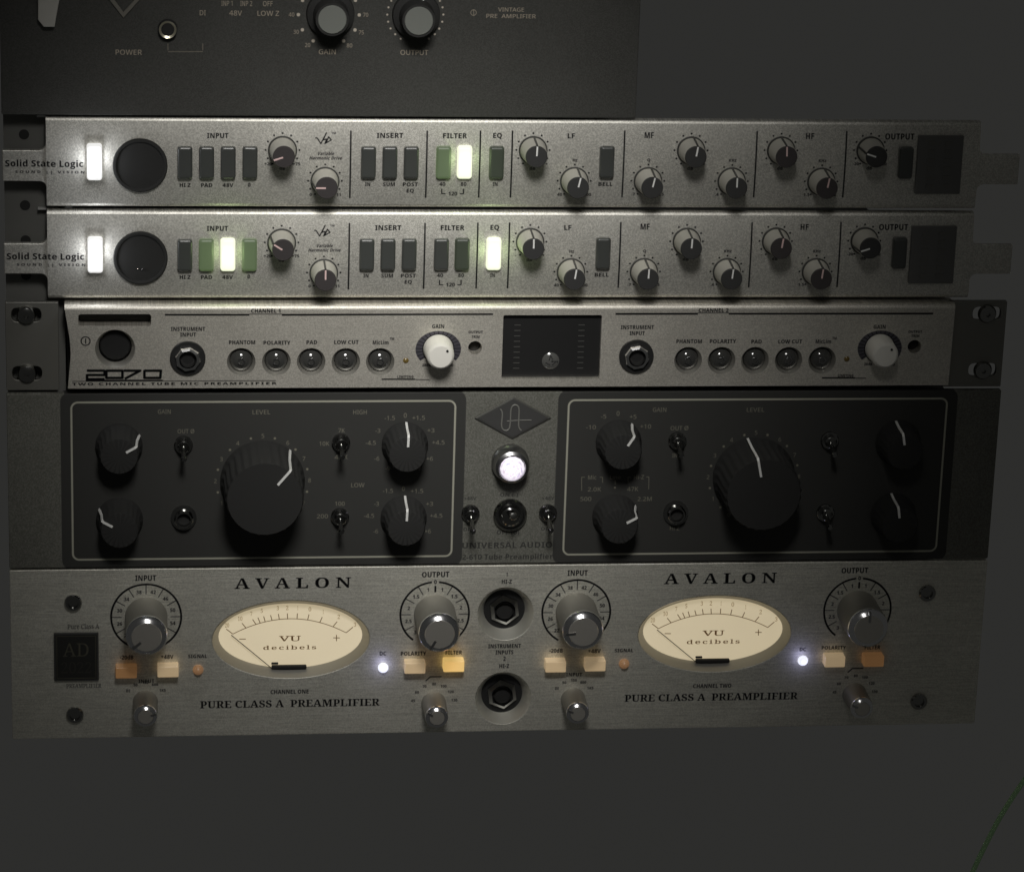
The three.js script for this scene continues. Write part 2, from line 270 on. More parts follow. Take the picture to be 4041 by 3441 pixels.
// ------------------------------------------------------------------ 1U two channel tube microphone preamplifier
{
  const ZF = 0.003, yTop = -2 * U - 0.0003, yBot = at(2000, 1527, ZF).y, g = thing('tube_mic_preamplifier', 'silver two-channel preamplifier with a tube window between round white gain knobs', 'preamplifier', [0, yBot, 0]);
  const s = new Sheet(-0.22, yBot - 0.001, 0.22, yTop + 0.001, 2048, '216,212,202', [30, 6, 10], ZF), P = (p, z = ZF) => at(p[0], p[1], z);
  const xl = at(252, 1199, ZF).x, xr = 0.2142, sh = new THREE.Shape();
  const CH = 0.0024; sh.moveTo(xl + 0.0012, yBot); sh.lineTo(xr - 0.0006, yBot); sh.lineTo(xr, yTop - CH); sh.lineTo(xl + 0.0002, yTop - CH); sh.bezierCurveTo(xl + 0.0012, yTop - 0.010, xl + 0.0030, yTop - 0.018, xl + 0.0026, yTop - 0.026); sh.lineTo(xl + 0.0012, yBot);
  // what is cut out of the face
  const slot = [P(tA(475, 138)), P(tA(1140, 247))], win = [P(tC(890, 147)), P(tC(1764, 722))];
  sh.holes.push(roundRect(slot[0].x, slot[1].y, slot[1].x, slot[0].y, 0.0016, new THREE.Path()), roundRect(win[0].x, win[1].y, win[1].x, win[0].y, 0.0011, new THREE.Path()));
  const pw = P(tA(812, 452)), pr = 0.0094; sh.holes.push(hole(pw.x, pw.y, pr));
  const btn = [...[228, 548, 864, 1180, 1492].map((x) => P(tB(x + 4, 570))), ...[722, 1026, 1331, 1636].map((x) => P(tD(x + 6, 558))), P(tE(241, 556))], br = 0.0068;
  for (const b of btn) sh.holes.push(hole(b.x, b.y, br));
  const trim = [P(tC(632, 443)), P(tE(1080, 432))]; for (const t of trim) sh.holes.push(hole(t.x, t.y, 0.0033));
  const roll = new THREE.Shape(); roll.moveTo(ZF - 0.012, yTop - CH); for (let i = 0; i <= 7; i++) { const a = i / 7 * Math.PI / 2; roll.lineTo(ZF - CH + CH * Math.cos(a), yTop - CH + CH * Math.sin(a)); } roll.lineTo(ZF - 0.012, yTop); roll.closePath();
  const lip = new THREE.ExtrudeGeometry(roll, { depth: xr - xl, bevelEnabled: false }); lip.applyMatrix4(new THREE.Matrix4().set(0, 0, -1, xr, 0, 1, 0, 0, 1, 0, 0, 0, 0, 0, 0, 1));
  const face = s.wrap(mergeGeometries([plate(sh, 0.012, ZF, 0, 1, 28), toCreasedNormals(lip, 0.6)]));
  // print
  const o = { tall: 38, font: 'bold' }, o2 = { tall: 40 };
  const tops = [[tB(458, 108), 'CHANNEL 1', tA(1265, 144), tC(795, 138), tB(305, 144), tB(602, 144)], [tD(960, 102), 'CHANNEL 2', tD(68, 136), tE(1250, 132), tD(817, 134), tD(1098, 134)]];
  for (const [p, t, a, b, c, d] of tops) { s.text(t, p, 285, o); s.line([a, c], 0.78); s.line([d, b], 0.78); s.line([[c[0], c[1] - 3], [d[0], d[1] - 3]], 0.25); }
  for (const [t, p, w] of [['INSTRUMENT', tA(1475, 270), 325], ['INPUT', tA(1475, 323), 150], ['PHANTOM', tB(240, 395), 255], ['POLARITY', tB(555, 395), 258], ['PAD', tB(873, 393), 108], ['LOW CUT', tB(1187, 393), 235], ['MicLim', tB(1500, 393), 155], ['GAIN', tC(297, 247), 120],
    ['INSTRUMENT', tD(267, 258), 315], ['INPUT', tD(265, 310), 145], ['PHANTOM', tD(738, 385), 248], ['POLARITY', tD(1043, 385), 252], ['PAD', tD(1350, 385), 105], ['LOW CUT', tD(1655, 385), 228], ['MicLim', tE(252, 385), 152], ['GAIN', tE(765, 252), 120]]) s.text(t, p, w, { tall: 38 });
  for (const [t, p, w] of [['TM', tB(1605, 362), 42], ['TM', tE(355, 356), 42], ['OUTPUT', tC(637, 301), 138], ['TRIM', tC(638, 342), 78], ['OUTPUT', tE(1088, 295), 132], ['TRIM', tE(1090, 336), 78], ['LIMITING', tB(1725, 704), 156], ['LIMITING', tE(455, 694), 150], ['28dB', tC(190, 598), 84], ['60', tC(412, 598), 50], ['28dB', tE(660, 592), 80], ['60', tE(880, 592), 50]]) s.text(t, p, w, { tall: 25 });
  for (const [a, b, c] of [[tB(1510, 728), tB(1812, 728), tB(1945, 733)], [tE(240, 715), tE(540, 715), tE(640, 719)]]) { s.line([a, b], 0.62); s.line([[b[0], b[1] + 1], c], 0.3); }
  { const c = P(tA(543, 382)); s.arc(c.x, c.y, 0.0021, 0, 360, 0.42); s.lineR([[c.x, c.y + 0.0013], [c.x, c.y - 0.0013]], 0.42); }
  // model number and its underline, squared letters
  const T = 1.15; s.line([tA(555, 650), tA(710, 650), tA(716, 655), tA(716, 690), tA(556, 690), tA(556, 727), tA(716, 727)], T); s.line([tA(732, 650), tA(878, 650), tA(878, 716), tA(732, 716), tA(732, 644)], T); s.line([tA(890, 650), tA(1040, 650), tA(900, 724)], T); s.line([tA(1078, 650), tA(1228, 650), tA(1222, 716), tA(1078, 716), tA(1078, 644)], T);
  s.line([tA(420, 747), tB(548, 740)], 0.26); s.line([tA(545, 738), tA(1245, 738)], 0.62);
  s.text('TWO CHANNEL TUBE MIC PREAMPLIFIER', [(tA(420, 0)[0] + tB(555, 0)[0]) / 2, tA(0, 772)[1]], (tB(555, 0)[0] - tA(420, 0)[0]) / 0.42, { tall: 26, gap: 14 });
  const gk = [P(tC(298, 455)), P(tE(765, 448))];
  for (const c of gk) {
    const x = s.ctx, m = s.px(c.x, c.y), k = s.k; x.save(); x.translate(...m); x.fillStyle = 'rgb(98,96,104)'; x.beginPath(); x.ellipse(0, 0, 0.0109 * k, 0.0090 * k, 0, Math.PI * 0.78, Math.PI * 2.22); x.lineTo(0, 0); x.fill();
    x.strokeStyle = 'rgb(30,30,32)'; x.lineWidth = 0.00026 * k; for (let d = -125; d <= 125; d += 12.5) { const a = d * Math.PI / 180; x.beginPath(); x.moveTo(0, 0); x.lineTo(Math.sin(a) * 0.0109 * k, -Math.cos(a) * 0.0090 * k); x.stroke(); }
    x.restore(); s.disc(c.x, c.y, 0.0076, 'rgb(28,28,28)');
  }
  const metal = std(1, 1, 1, 0.57, 0.85, { map: s.texture() });
  mesh('front_panel', face, metal, g, [0, 0, 0]);
  // rack ears behind the raised face, with their open slots
  for (const sd of [-1, 1]) {
    const e = roundRect(sd < 0 ? -HALF : 0.212, -3 * U + 0.0008, sd < 0 ? at(229, 1300, -0.002).x : HALF, yTop, 0.0006); for (const yy of [yTop - 0.0062, yBot + 0.0062]) e.holes.push(roundRect(sd * 0.2315 - 0.007, yy - 0.0034, sd * 0.2315 + 0.007, yy + 0.0034, 0.0032, new THREE.Path()));
    mesh('rack_ear', plate(e, 0.003, -0.002, 0.0003), M.earDark, g, [0, 0, 0]);
    for (const yy of [yTop - 0.0062, yBot + 0.0062]) { const w = mesh('rack_screw', lathe([[0.0046, 0], [0.0046, 0.0006], [0.0038, 0.0020], [0.0022, 0.0027], [0.0012, 0.0027], [0.0011, 0.0012], [0, 0.0012]], 28), M.darkSteel, g, [sd * 0.2315, yy, -0.002]); }
  }
  mesh('chassis', new THREE.BoxGeometry(0.425, 0.040, 0.20), M.chassis, g, [0, (yTop + yBot) / 2, -0.112]);
  // slot filler, power switch
  mesh('air_slot', new THREE.BoxGeometry(slot[1].x - slot[0].x + 0.004, slot[0].y - slot[1].y + 0.003, 0.001), M.soot, g, [(slot[0].x + slot[1].x) / 2, (slot[0].y + slot[1].y) / 2, -0.006]);
  const ps = mesh('power_switch', lathe([[0, 0.0014], [0.0066, 0.0012], [0.0074, 0.0004], [0.0076, -0.004], [0, -0.004]], 40), M.blackGloss, g, [pw.x, pw.y, ZF - 0.006]);
  mesh('recess_ring', funnel(pr, pr, 0, 0.0078, 0.0078, -0.0046), M.silver, g, [pw.x, pw.y, ZF]);
  const recess = funnel(br, br, 0, 0.0055, 0.0055, -0.0030), cap = lathe([[0, 0.0008], [0.002, 0.0006], [0.0036, 0.0000], [0.0050, -0.0013], [0.0053, -0.0022], [0.0053, -0.0045], [0, -0.0045]], 36);
  const lens = phys(0.05, 0.05, 0.047, 0.12, 0, { clearcoat: 1, clearcoatRoughness: 0.06 }), nubs = [0, 1, 2, 3, 4].map((i) => new THREE.BoxGeometry(0.0021, 0.0004, 0.0004).translate(0, 0.0014 + 0.0, 0.0010).rotateZ(i * Math.PI * 0.4 + 0.3));
  for (const b of btn) { const m = mesh('push_button', cap, lens, g, [b.x, b.y, ZF - 0.0006]); for (const nb of nubs) mesh('facet', nb, M.steel, m); mesh('recess_ring', recess, M.silver, g, [b.x, b.y, ZF]); }
  const led = lathe([[0, 0.0006], [0.0008, 0.0005], [0.0014, 0], [0.0015, -0.002]], 20);
  for (const p of [tB(1730, 560), tE(465, 545)]) mesh('limit_light', led, std(0.16, 0.11, 0.03, 0.25), g, P(p));
  for (const t of trim) mesh('trim_hole', lathe([[0, -0.006], [0.0034, -0.006], [0.0034, -0.0016]], 24), M.soot, g, [t.x, t.y, ZF]);
  // instrument jacks: black flange, faceted chrome nut, dark bore
  for (const p of [tA(1472, 533), tD(255, 517)]) {
    const c = P(p), j = mesh('instrument_jack', lathe([[0, 0], [0.0084, 0], [0.0084, 0.0012], [0.0080, 0.0016], [0, 0.0016]], 44), M.blackGloss, g, c);
    mesh('jack_nut', new THREE.ExtrudeGeometry((() => { const q = new THREE.Shape(); for (let i = 0; i < 8; i++) { const r = polar(0, 0, 0.0047, i * 45 + 12); q[i ? 'lineTo' : 'moveTo'](...r); } q.closePath(); q.holes.push(hole(0, 0, 0.0042)); return q; })(), { depth: 0.0012, bevelEnabled: true, bevelSize: 0.0013, bevelThickness: 0.0013, bevelSegments: 2 }), M.ring, j, [0, 0, 0.0018]);
    mesh('jack_bore', lathe([[0, 0.0012], [0.0033, 0.0017], [0.0036, 0.0040]], 30), M.soot, j);
  }
  // white gain knobs
  const kb = lathe([[0, 0], [0.0072, 0], [0.0070, 0.001], [0.0066, 0.011], [0.0060, 0.0125], [0.0052, 0.0131], [0, 0.0133]], 48);
  const ivory = std(0.86, 0.84, 0.77, 0.5);
  gk.forEach((c, i) => { const k = mesh('gain_knob', kb, ivory, g, c); const q = polar(0, 0, 0.0042, [46, 40][i]); mesh('pointer_dot', lathe([[0, 0.0001], [0.0006, 0.0001], [0.0006, -0.0004]], 16), M.soot, k, [q[0], q[1], 0.0134]); });
  // the tube seen through its dark window
  const cx = (win[0].x + win[1].x) / 2, cy = (win[0].y + win[1].y) / 2, ww = win[1].x - win[0].x, wh = win[0].y - win[1].y;
  mesh('window_pane', new THREE.BoxGeometry(ww + 0.002, wh + 0.002, 0.0008), phys(0.024, 0.024, 0.024, 0.25, 0, { specularIntensity: 0.4 }), g, [cx, cy, ZF - 0.0032]);
  const tc = P(tC(1325, 575)), tube = mesh('vacuum_tube', lathe([[0.0040, -0.0005], [0.0042, 0.0004], [0.0030, 0.0012], [0.0012, 0.0015], [0, 0.0015]], 30), phys(0.10, 0.10, 0.095, 0.15, 0, { clearcoat: 1 }), g, [tc.x, tc.y, ZF - 0.0028]);
  for (let i = 0; i < 5; i++) mesh('tube_plate', new THREE.BoxGeometry(0.0032 - i * 0.0003, 0.0005, 0.0004).rotateZ(i * 1.3).translate(0.0018 * Math.cos(i * 1.9), 0.0018 * Math.sin(i * 1.9), 0.0013), M.steel, tube);
  const inkLine = std(0.075, 0.075, 0.07, 0.5);
  for (const [sx, nn] of [[-0.0165, 9], [0.0145, 9]]) for (let i = 0; i < nn; i++) mesh('scale_mark', new THREE.BoxGeometry(0.003, 0.0004, 0.0002), inkLine, g, [cx + sx, cy - wh * 0.36 + wh * 0.085 * i, ZF - 0.0027]);
}

// ------------------------------------------------------------------ 2U tube preamplifier, dark grey with two black control fields
{
  const y1 = -3 * U - 0.0004, y0 = -5 * U + 0.0006, g = thing('tube_preamplifier', 'dark grey two-unit preamplifier with black control fields, a diamond badge and glowing jewel lamp', 'preamplifier', [0, y0, 0]);
  const s = new Sheet(-HALF, y0, HALF, y1, 2048, '108,108,101', [26, 0, 8]), cream = 'rgb(132,129,114)', ink = 'rgb(62,62,60)';
  const black = 'rgb(62,62,60)';
  const rr = (p, q, r, grow, draw) => { const a = at(...p), b = at(...q), A = s.px(a.x - grow, a.y + grow), B = s.px(b.x + grow, b.y - grow); s.ctx.beginPath(); s.ctx.roundRect(A[0], A[1], B[0] - A[0], B[1] - A[1], r * s.k); draw(); };
  const fields = [[uA(182, 112), uB(1798, 1506)], [uD(105, 90), uE(1600, 1460)]];
  for (const [p, q] of fields) {
    rr(p, q, 0.005, 0.0052, () => { s.ctx.fillStyle = black; s.ctx.fill(); });
    rr(p, q, 0.0032, 0, () => { s.ctx.strokeStyle = 'rgb(176,175,160)'; s.ctx.lineWidth = 0.00095 * s.k; s.ctx.stroke(); });
  }
  const t = (str, p, w, tall = 40, color = cream) => s.text(str, p, w, { tall, font: '', color, s: 0.43 });
  const dial = (c, list, r, a) => list.forEach((v, i) => { const q = polar(c.x, c.y, r, a[i]); s.small(v, q[0], q[1], 0.0021, { font: '', color: cream }); });
  for (const [p, str, w] of [[uA(1910, 200), 'LEVEL', 170], [uB(967, 198), 'HIGH', 135], [uB(798, 365), '7K', 62], [uB(640, 485), '10K', 95], [uB(795, 605), '4.5K', 120], [uB(1238, 252), '-1.5', 100], [uB(1378, 228), '0', 32], [uB(1500, 250), '+1.5', 122], [uB(1130, 368), '-3', 52], [uB(1612, 365), '+3', 72], [uB(1065, 478), '-4.5', 98], [uB(1680, 475), '+4.5', 120], [uB(1120, 622), '-6', 50], [uB(1600, 622), '+6', 65], [uB(1220, 708), '-9', 48], [uB(1490, 705), '+9', 62],
    [uB(945, 860), 'LOW', 128], [uB(783, 1032), '100', 98], [uB(625, 1145), '200', 108], [uB(785, 1272), '70', 62], [uB(1222, 915), '-1.5', 98], [uB(1362, 893), '0', 30], [uB(1485, 915), '+1.5', 120], [uB(1118, 1032), '-3', 50], [uB(1600, 1032), '+3', 70], [uB(1050, 1140), '-4.5', 98], [uB(1660, 1138), '+4.5', 120], [uB(1110, 1282), '-6', 48], [uB(1583, 1282), '+6', 62],
    [uA(1030, 195), 'GAIN', 125], [uA(1225, 375), 'OUT \u00d8', 160],
    [uD(930, 175), 'GAIN', 132], [uD(1800, 175), 'LEVEL', 168], [uD(305, 335), '-10', 95], [uD(420, 240), '-5', 55], [uD(552, 208), '0', 32], [uD(688, 240), '+5', 68], [uD(802, 330), '+10', 105], [uD(1110, 345), 'OUT \u00d8', 170], [uD(1090, 590), 'IN \u00d8', 95], [uD(315, 792), 'Mic', 82], [uD(525, 790), 'Line', 105], [uD(740, 790), 'Hi-Z', 100], [uD(335, 900), '2.0K', 125], [uD(685, 895), '47K', 102], [uD(258, 988), '500', 108], [uD(795, 985), '2.2M', 138], [uD(1065, 1252), 'Hi Z', 95]]) t(str, p, w, str === '0' ? 44 : 40);
  s.line([uD(250, 790), uD(220, 790), uD(220, 912)], 0.3, cream); s.line([uD(385, 790), uD(410, 790), uD(410, 840)], 0.3, cream); s.line([uD(525, 815), uD(525, 856)], 0.3, cream); s.line([uD(668, 790), uD(642, 790), uD(642, 838)], 0.3, cream); s.line([uD(808, 788), uD(832, 788), uD(830, 900)], 0.3, cream);
  { const c = at(...uD(523, 884)); s.disc(c.x, c.y, 0.00055, cream); }
  const big = [at(1035, 1897), at(2975, 1881)];
  for (const c of big) { for (let a = -135; a <= 135; a += 30) { const q = polar(c.x, c.y, 0.0222, a); s.disc(q[0], q[1], 0.0006, cream); } dial(c, ['0', '1', '2', '3', '4', '5', '6', '7', '8', '9', '10'], 0.0226, [-150, -120, -90, -61, -32, 0, 32, 61, 90, 120, 150]); }
  // centre strip
  for (const [str, p, w, tall, f] of [['+48V', uC(380, 1045), 125, 36, 'bold'], ['+48V', uC(1135, 1045), 122, 36, 'bold'], ['ON (-)', uC(757, 1010), 180, 38, 'bold'], ['OFF', uC(365, 1348), 110, 34, 'bold'], ['OFF', uC(1118, 1340), 110, 34, 'bold'], ['OFF (0)', uC(745, 1378), 225, 40, 'bold'], ['UNIVERSAL AUDIO', uC(738, 1500), 885, 62, 'bold'], ['2-610 Tube Preamplifier', uC(740, 1615), 880, 56, 'bold']]) s.text(str, p, w, { tall: tall * 0.94, font: f, color: ink, s: 0.408 });
  mesh('front_panel', s.wrap(plate(roundRect(-HALF, y0, HALF, y1, 0.0008), 0.0035, 0, 0.0004)), phys(1, 1, 1, 0.65, 0, { map: s.texture(), specularIntensity: 0.4 }), g, [0, 0, 0]);
  mesh('chassis', new THREE.BoxGeometry(0.43, 0.084, 0.22), M.chassis, g, [0, (y0 + y1) / 2, -0.1145]);
  // diamond badge with its raised monogram
  const dl = at(...uC(425, 262)), dr = at(...uC(1160, 262)), dt = at(...uC(787, 62)), db = at(...uC(780, 460)), dc = new THREE.Vector3((dl.x + dr.x) / 2, (dt.y + db.y) / 2, 0);
  const diamond = (k) => new THREE.Shape([[dl.x - dc.x, 0], [0, db.y - dc.y], [dr.x - dc.x, 0], [0, dt.y - dc.y]].map(([x, y]) => new THREE.Vector2(x * k, y * k)));
  const badge = mesh('badge', plate(diamond(1), 0.0012, 0.0012, 0.0003), std(0.11, 0.11, 0.10, 0.4, 0.3), g, dc);
  mesh('badge_field', plate(diamond(0.92), 0.0006, 0.0016, 0.0001), M.black, badge);
  const stroke = (pts, r) => new THREE.TubeGeometry(new THREE.CatmullRomCurve3(pts.map((p) => { const q = at(...uC(...p)); return new THREE.Vector3(q.x - dc.x, q.y - dc.y, 0.0017); }), false, 'catmullrom', 0.3), 40, r, 6);
  const mono = std(0.22, 0.22, 0.20, 0.45, 0.2);
  mesh('monogram', mergeGeometries([stroke([[665, 170], [684, 192], [688, 230], [680, 330], [695, 372], [730, 380], [755, 360], [765, 300], [770, 190], [782, 145], [812, 130], [842, 145], [850, 190], [845, 330], [855, 362], [872, 380]], 0.00042), stroke([[732, 288], [850, 280], [970, 278]], 0.0002)]), mono, badge);
  // jewel lamp
  const jb = at(...uC(765, 690)), lamp = mesh('jewel_bezel', lathe([[0.0092, 0], [0.0092, 0.003], [0.0082, 0.0042], [0.0078, 0.0066], [0.0082, 0.0072], [0.0080, 0.0092], [0.0066, 0.0102], [0.0060, 0.0096], [0.0060, 0.004]], 48), M.steel, g, jb);
  const jg = new THREE.SphereGeometry(0.0060, 14, 9, 0, Math.PI * 2, 0, Math.PI / 2).rotateX(Math.PI / 2).scale(1, 1, 0.85).toNonIndexed(); jg.computeVertexNormals();
  const jw = document.createElement('canvas'); jw.width = jw.height = 256; { const c = jw.getContext('2d'); c.fillStyle = '#fff'; c.fillRect(0, 0, 256, 256); for (let i = 0; i < 90; i++) { c.fillStyle = `rgba(${150 + rnd() * 60 | 0},${130 + rnd() * 60 | 0},${170 + rnd() * 50 | 0},0.55)`; c.save(); c.translate(rnd() * 256, rnd() * 256); c.rotate(rnd() * 6); c.fillRect(0, 0, 8 + rnd() * 26, 5 + rnd() * 12); c.restore(); } }
  const jt = new THREE.CanvasTexture(jw); jt.colorSpace = THREE.SRGBColorSpace;
  mesh('jewel_lens', jg, std(0.5, 0.5, 0.5, 0.15, 0, { emissive: new THREE.Color().setRGB(0.84, 0.78, 0.87), emissiveMap: jt }), lamp, [0, 0, 0.0102]);
  lampLightAt(jb.clone().add(new THREE.Vector3(0, 0, 0.022)), [0.95, 0.88, 1], 0.00008, 0.003);
  // toggles
  const nut = lathe([[0.0060, 0], [0.0060, 0.0018], [0.0054, 0.0022], [0.0036, 0.0022], [0.0036, 0.0052], [0.0030, 0.0056], [0.0022, 0.0048], [0, 0.0046]], 40), smallNut = lathe([[0.0044, 0], [0.0044, 0.0016], [0.0040, 0.0020], [0.0030, 0.0020], [0.0030, 0.0046], [0.0025, 0.0050], [0, 0.0044]], 36);
  const bat = (len, r, tip) => lathe([[0, 0], [r * 0.7, 0], [r, len * 0.8], [tip, len * 0.93], [tip * 0.75, len], [0, len * 1.02]], 20);
  const toggle = (p, n, len, tilt, turn = 0) => { const m = mesh('toggle_switch', n, M.darkSteel, g, at(...p)); const b = mesh('toggle_bat', bat(len, 0.0012, 0.0015), M.darkSteel, m, [0, 0, 0.003]); b.rotation.set(tilt, turn, 0); };
  toggle(uC(382, 1185), smallNut, 0.0125, 0.42); toggle(uC(1130, 1180), smallNut, 0.0125, 0.42);
  const pt = mesh('power_switch', lathe([[0.0082, 0], [0.0082, 0.0016], [0.0074, 0.0026], [0.0066, 0.0026], [0.0064, 0.0016], [0.0050, 0.0014], [0.0048, 0.0040], [0.0040, 0.0046], [0, 0.0040]], 48), M.darkSteel, g, at(...uC(765, 1200)));
  const pb = mesh('toggle_bat', bat(0.012, 0.0017, 0.0021), M.darkSteel, pt, [0, 0, 0.003]); pb.rotation.set(-0.35, 0, 0);
  for (const p of [uA(1203, 490), uB(793, 470), uB(783, 1145), uD(1088, 455), uE(632, 452), uE(592, 1108)]) toggle(p, smallNut, 0.0115, 0.30);
  for (const p of [uA(1205, 1155), uD(1075, 1112)]) { const j = mesh('input_jack', lathe([[0.0062, 0], [0.0062, 0.001], [0.0046, 0.0014], [0.0046, 0.0040], [0.0040, 0.0046], [0.0033, 0.0044], [0.0032, 0.001]], 40), M.darkSteel, g, at(...p)); mesh('jack_bore', lathe([[0, 0.0014], [0.0033, 0.0018]], 30), M.soot, j); }
  // knobs with white pointers running down the side and across the top
  const pointerPath = (r0, r1, r2, rIn, h) => { const w = 0.0011, pts = [[r0, 0.0010], [r1, h * 0.45], [r2 + 0.0004, h - 0.0004], [r2 - 0.0006, h + 0.0003], [rIn, h + 0.0003]], gs = []; for (let i = 0; i + 1 < pts.length; i++) { const [a, b] = pts[i], [c, d] = pts[i + 1], L = Math.hypot(c - a, d - b), q = new THREE.BoxGeometry(w, 0.0006, L + 0.0003); q.rotateX(Math.PI + Math.atan2(c - a, d - b) * -1); q.translate(0, (a + c) / 2, (b + d) / 2); gs.push(q); } return mergeGeometries(gs); };
  const flute = (g, n, amp, z0, z1) => { const p = g.attributes.position; for (let i = 0; i < p.count; i++) { const z = p.getZ(i), x = p.getX(i), y = p.getY(i); if (z > z0 && z < z1 && Math.hypot(x, y) > 0.005) { const k = 1 - amp * (0.5 + 0.5 * Math.cos(n * Math.atan2(y, x))); p.setX(i, x * k); p.setY(i, y * k); } } g.computeVertexNormals(); return toCreasedNormals(g, 0.9); };
  const bigKnob = flute(lathe([[0, 0], [0.0203, 0], [0.0203, 0.0015], [0.0190, 0.0040], [0.0188, 0.0255], [0.0178, 0.0272], [0, 0.0272]], 168), 28, 0.035, 0.003, 0.0262), bigLine = pointerPath(0.0203, 0.0191, 0.0184, 0.0095, 0.0272);
  const lowKnob = flute(lathe([[0, 0], [0.0112, 0], [0.0112, 0.0014], [0.0098, 0.0034], [0.0094, 0.0148], [0.0086, 0.0158], [0, 0.0158]], 120), 20, 0.04, 0.003, 0.0152), lowLine = pointerPath(0.0112, 0.0099, 0.0091, 0.0040, 0.0158);
  const kn = (p, geo, line, deg, name) => { const k = mesh(name, geo, M.knobBlack, g, p.isVector3 ? p : at(...p)); k.rotation.z = -deg * Math.PI / 180; mesh('pointer', line, M.white, k); };
  kn(big[0], bigKnob, bigLine, 40, 'level_knob'); kn(big[1], bigKnob, bigLine, -12, 'level_knob');
  for (const [p, d] of [[[468, 1760], 60], [[470, 2050], -60], [[1597, 1753], 2], [[1592, 2042], 2], [[2441, 1744], 33], [[2427, 2035], 62], [[3545, 1745], -10], [[3525, 2030], -9]]) kn(p, lowKnob, lowLine, d, 'knob');
}

// ------------------------------------------------------------------ 2U bronze-grey preamplifier with two VU meters
{
  const y1 = -5 * U - 0.0003, y0 = at(1800, 2889).y, g = thing('class_a_preamplifier', 'bronze-grey two-unit preamplifier with two glowing oval level meters', 'preamplifier', [0, y0, 0]);
  const s = new Sheet(-HALF, y0, HALF, y1, 2048, '232,230,219', [24, 18, 11]), ink = 'rgb(24,24,26)'; s.ink = ink;
  const ppm = (px, p) => at(p[0] + px / 2, p[1]).x - at(p[0] - px / 2, p[1]).x;
  const sh = roundRect(-HALF, y0, HALF, y1, 0.0008);
  const meters = [aB(948, 772), aE(885, 718)].map((p) => at(...p)), RX = 0.0385, RY = 0.0203, jacks = [aC(1300, 530), aC(1277, 1325)].map((p) => at(...p)), JR = 0.0137;
  for (const m of meters) sh.holes.push(hole(m.x, m.y, RX, RY)); for (const j of jacks) sh.holes.push(hole(j.x, j.y, JR));
  // print
  for (const p of [aB(965, 245), aE(940, 202)]) s.text('AVALON', p, p[0] < 2000 ? 1100 : 1062, { tall: 98, face: 'serif', font: 'bold', gap: 26 });
  for (const [str, p, w, tall, f, fc] of [['INPUT', aA(1128, 195), 200, 48, 'bold', 'sans-serif'], ['OUTPUT', aC(640, 163), 262, 48, 'bold', 'sans-serif'], ['INPUT', aD(548, 150), 192, 48, 'bold', 'sans-serif'], ['OUTPUT', aF(655, 125), 255, 48, 'bold', 'sans-serif'],
    ['SIGNAL', aA(1617, 930), 182, 34, 'bold', 'sans-serif'], ['SIGNAL', aD(985, 875), 178, 34, 'bold', 'sans-serif'], ['DC', aB(1812, 905), 68, 36, 'bold', 'sans-serif'], ['DC', aF(165, 862), 66, 34, 'bold', 'sans-serif'], ['POLARITY', aC(430, 905), 242, 38, 'bold', 'sans-serif'], ['FILTER', aC(810, 895), 160, 38, 'bold', 'sans-serif'], ['POLARITY', aF(455, 850), 232, 34, 'bold', 'sans-serif'], ['FILTER', aF(820, 848), 150, 34, 'bold', 'sans-serif'],
    ['-20dB', aA(950, 940), 130, 36, 'bold', 'sans-serif'], ['+48V', aA(1330, 938), 120, 36, 'bold', 'sans-serif'], ['-20dB', aD(345, 880), 130, 36, 'bold', 'sans-serif'], ['+48V', aD(705, 880), 120, 36, 'bold', 'sans-serif'],
    ['CHANNEL ONE', aB(935, 1265), 365, 38, 'bold', 'sans-serif'], ['CHANNEL TWO', aE(862, 1208), 365, 38, 'bold', 'sans-serif'], ['PURE CLASS A  PREAMPLIFIER', aB(935, 1384), 1690, 66, 'bold', 'serif'], ['PURE CLASS A  PREAMPLIFIER', aE(850, 1325), 1630, 64, 'bold', 'serif'],
    ['1', aC(1315, 158), 16, 40, 'bold', 'sans-serif'], ['HI-Z', aC(1310, 228), 100, 38, 'bold', 'sans-serif'], ['INSTRUMENT', aC(1290, 835), 310, 38, 'bold', 'sans-serif'], ['INPUTS', aC(1290, 893), 170, 38, 'bold', 'sans-serif'], ['2', aC(1290, 955), 24, 40, 'bold', 'sans-serif'], ['HI-Z', aC(1285, 1022), 98, 38, 'bold', 'sans-serif'],
    ['INPUT', aA(1135, 1165), 150, 34, 'bold', 'sans-serif'], ['INPUT', aD(515, 1102), 152, 34, 'bold', 'sans-serif'], ['Pure Class A', aA(540, 652), 300, 42, '', 'serif'], ['PREAMPLIFIER', aA(545, 1208), 330, 38, '', 'serif']]) s.text(str, p, w, { tall, font: f, face: fc });
  const knobs = [[aA(1133, 560), -132, 0], [aC(632, 535), -150, 1], [aD(535, 515), -98, 0], [aF(680, 495), 0, 1]], DR = 0.0169;
  for (const [p, , out] of knobs) {
    const c = at(...p);
    if (out) { s.arc(c.x, c.y, DR, 6, 142, 0.85); s.arc(c.x, c.y, DR, -142, -6, 0.85); s.lineR([polar(c.x, c.y, 0.0149, 0), polar(c.x, c.y, 0.0116, 0)], 0.8); s.small('0', c.x, c.y + DR, 0.0021, { wide: 0.9 }); } else s.arc(c.x, c.y, DR, -150, 150, 0.85);
    for (let a = -120; a <= 120; a += 30) if (a || !out) s.lineR([polar(c.x, c.y, DR - 0.0002, a), polar(c.x, c.y, 0.0118, a)], 0.32);
    const list = out ? ['3', '2.5', '2', '1.5', '1', '1', '1.5', '2', '2.5', '3'] : ['22', '26', '30', '34', '38', '42', '46', '50', '54', '58'];
    list.forEach((v, i) => { const q = polar(c.x, c.y, 0.0133, -135 + 30 * i); s.small(v, q[0], q[1], 0.0019, { wide: 0.9 }); });
  }
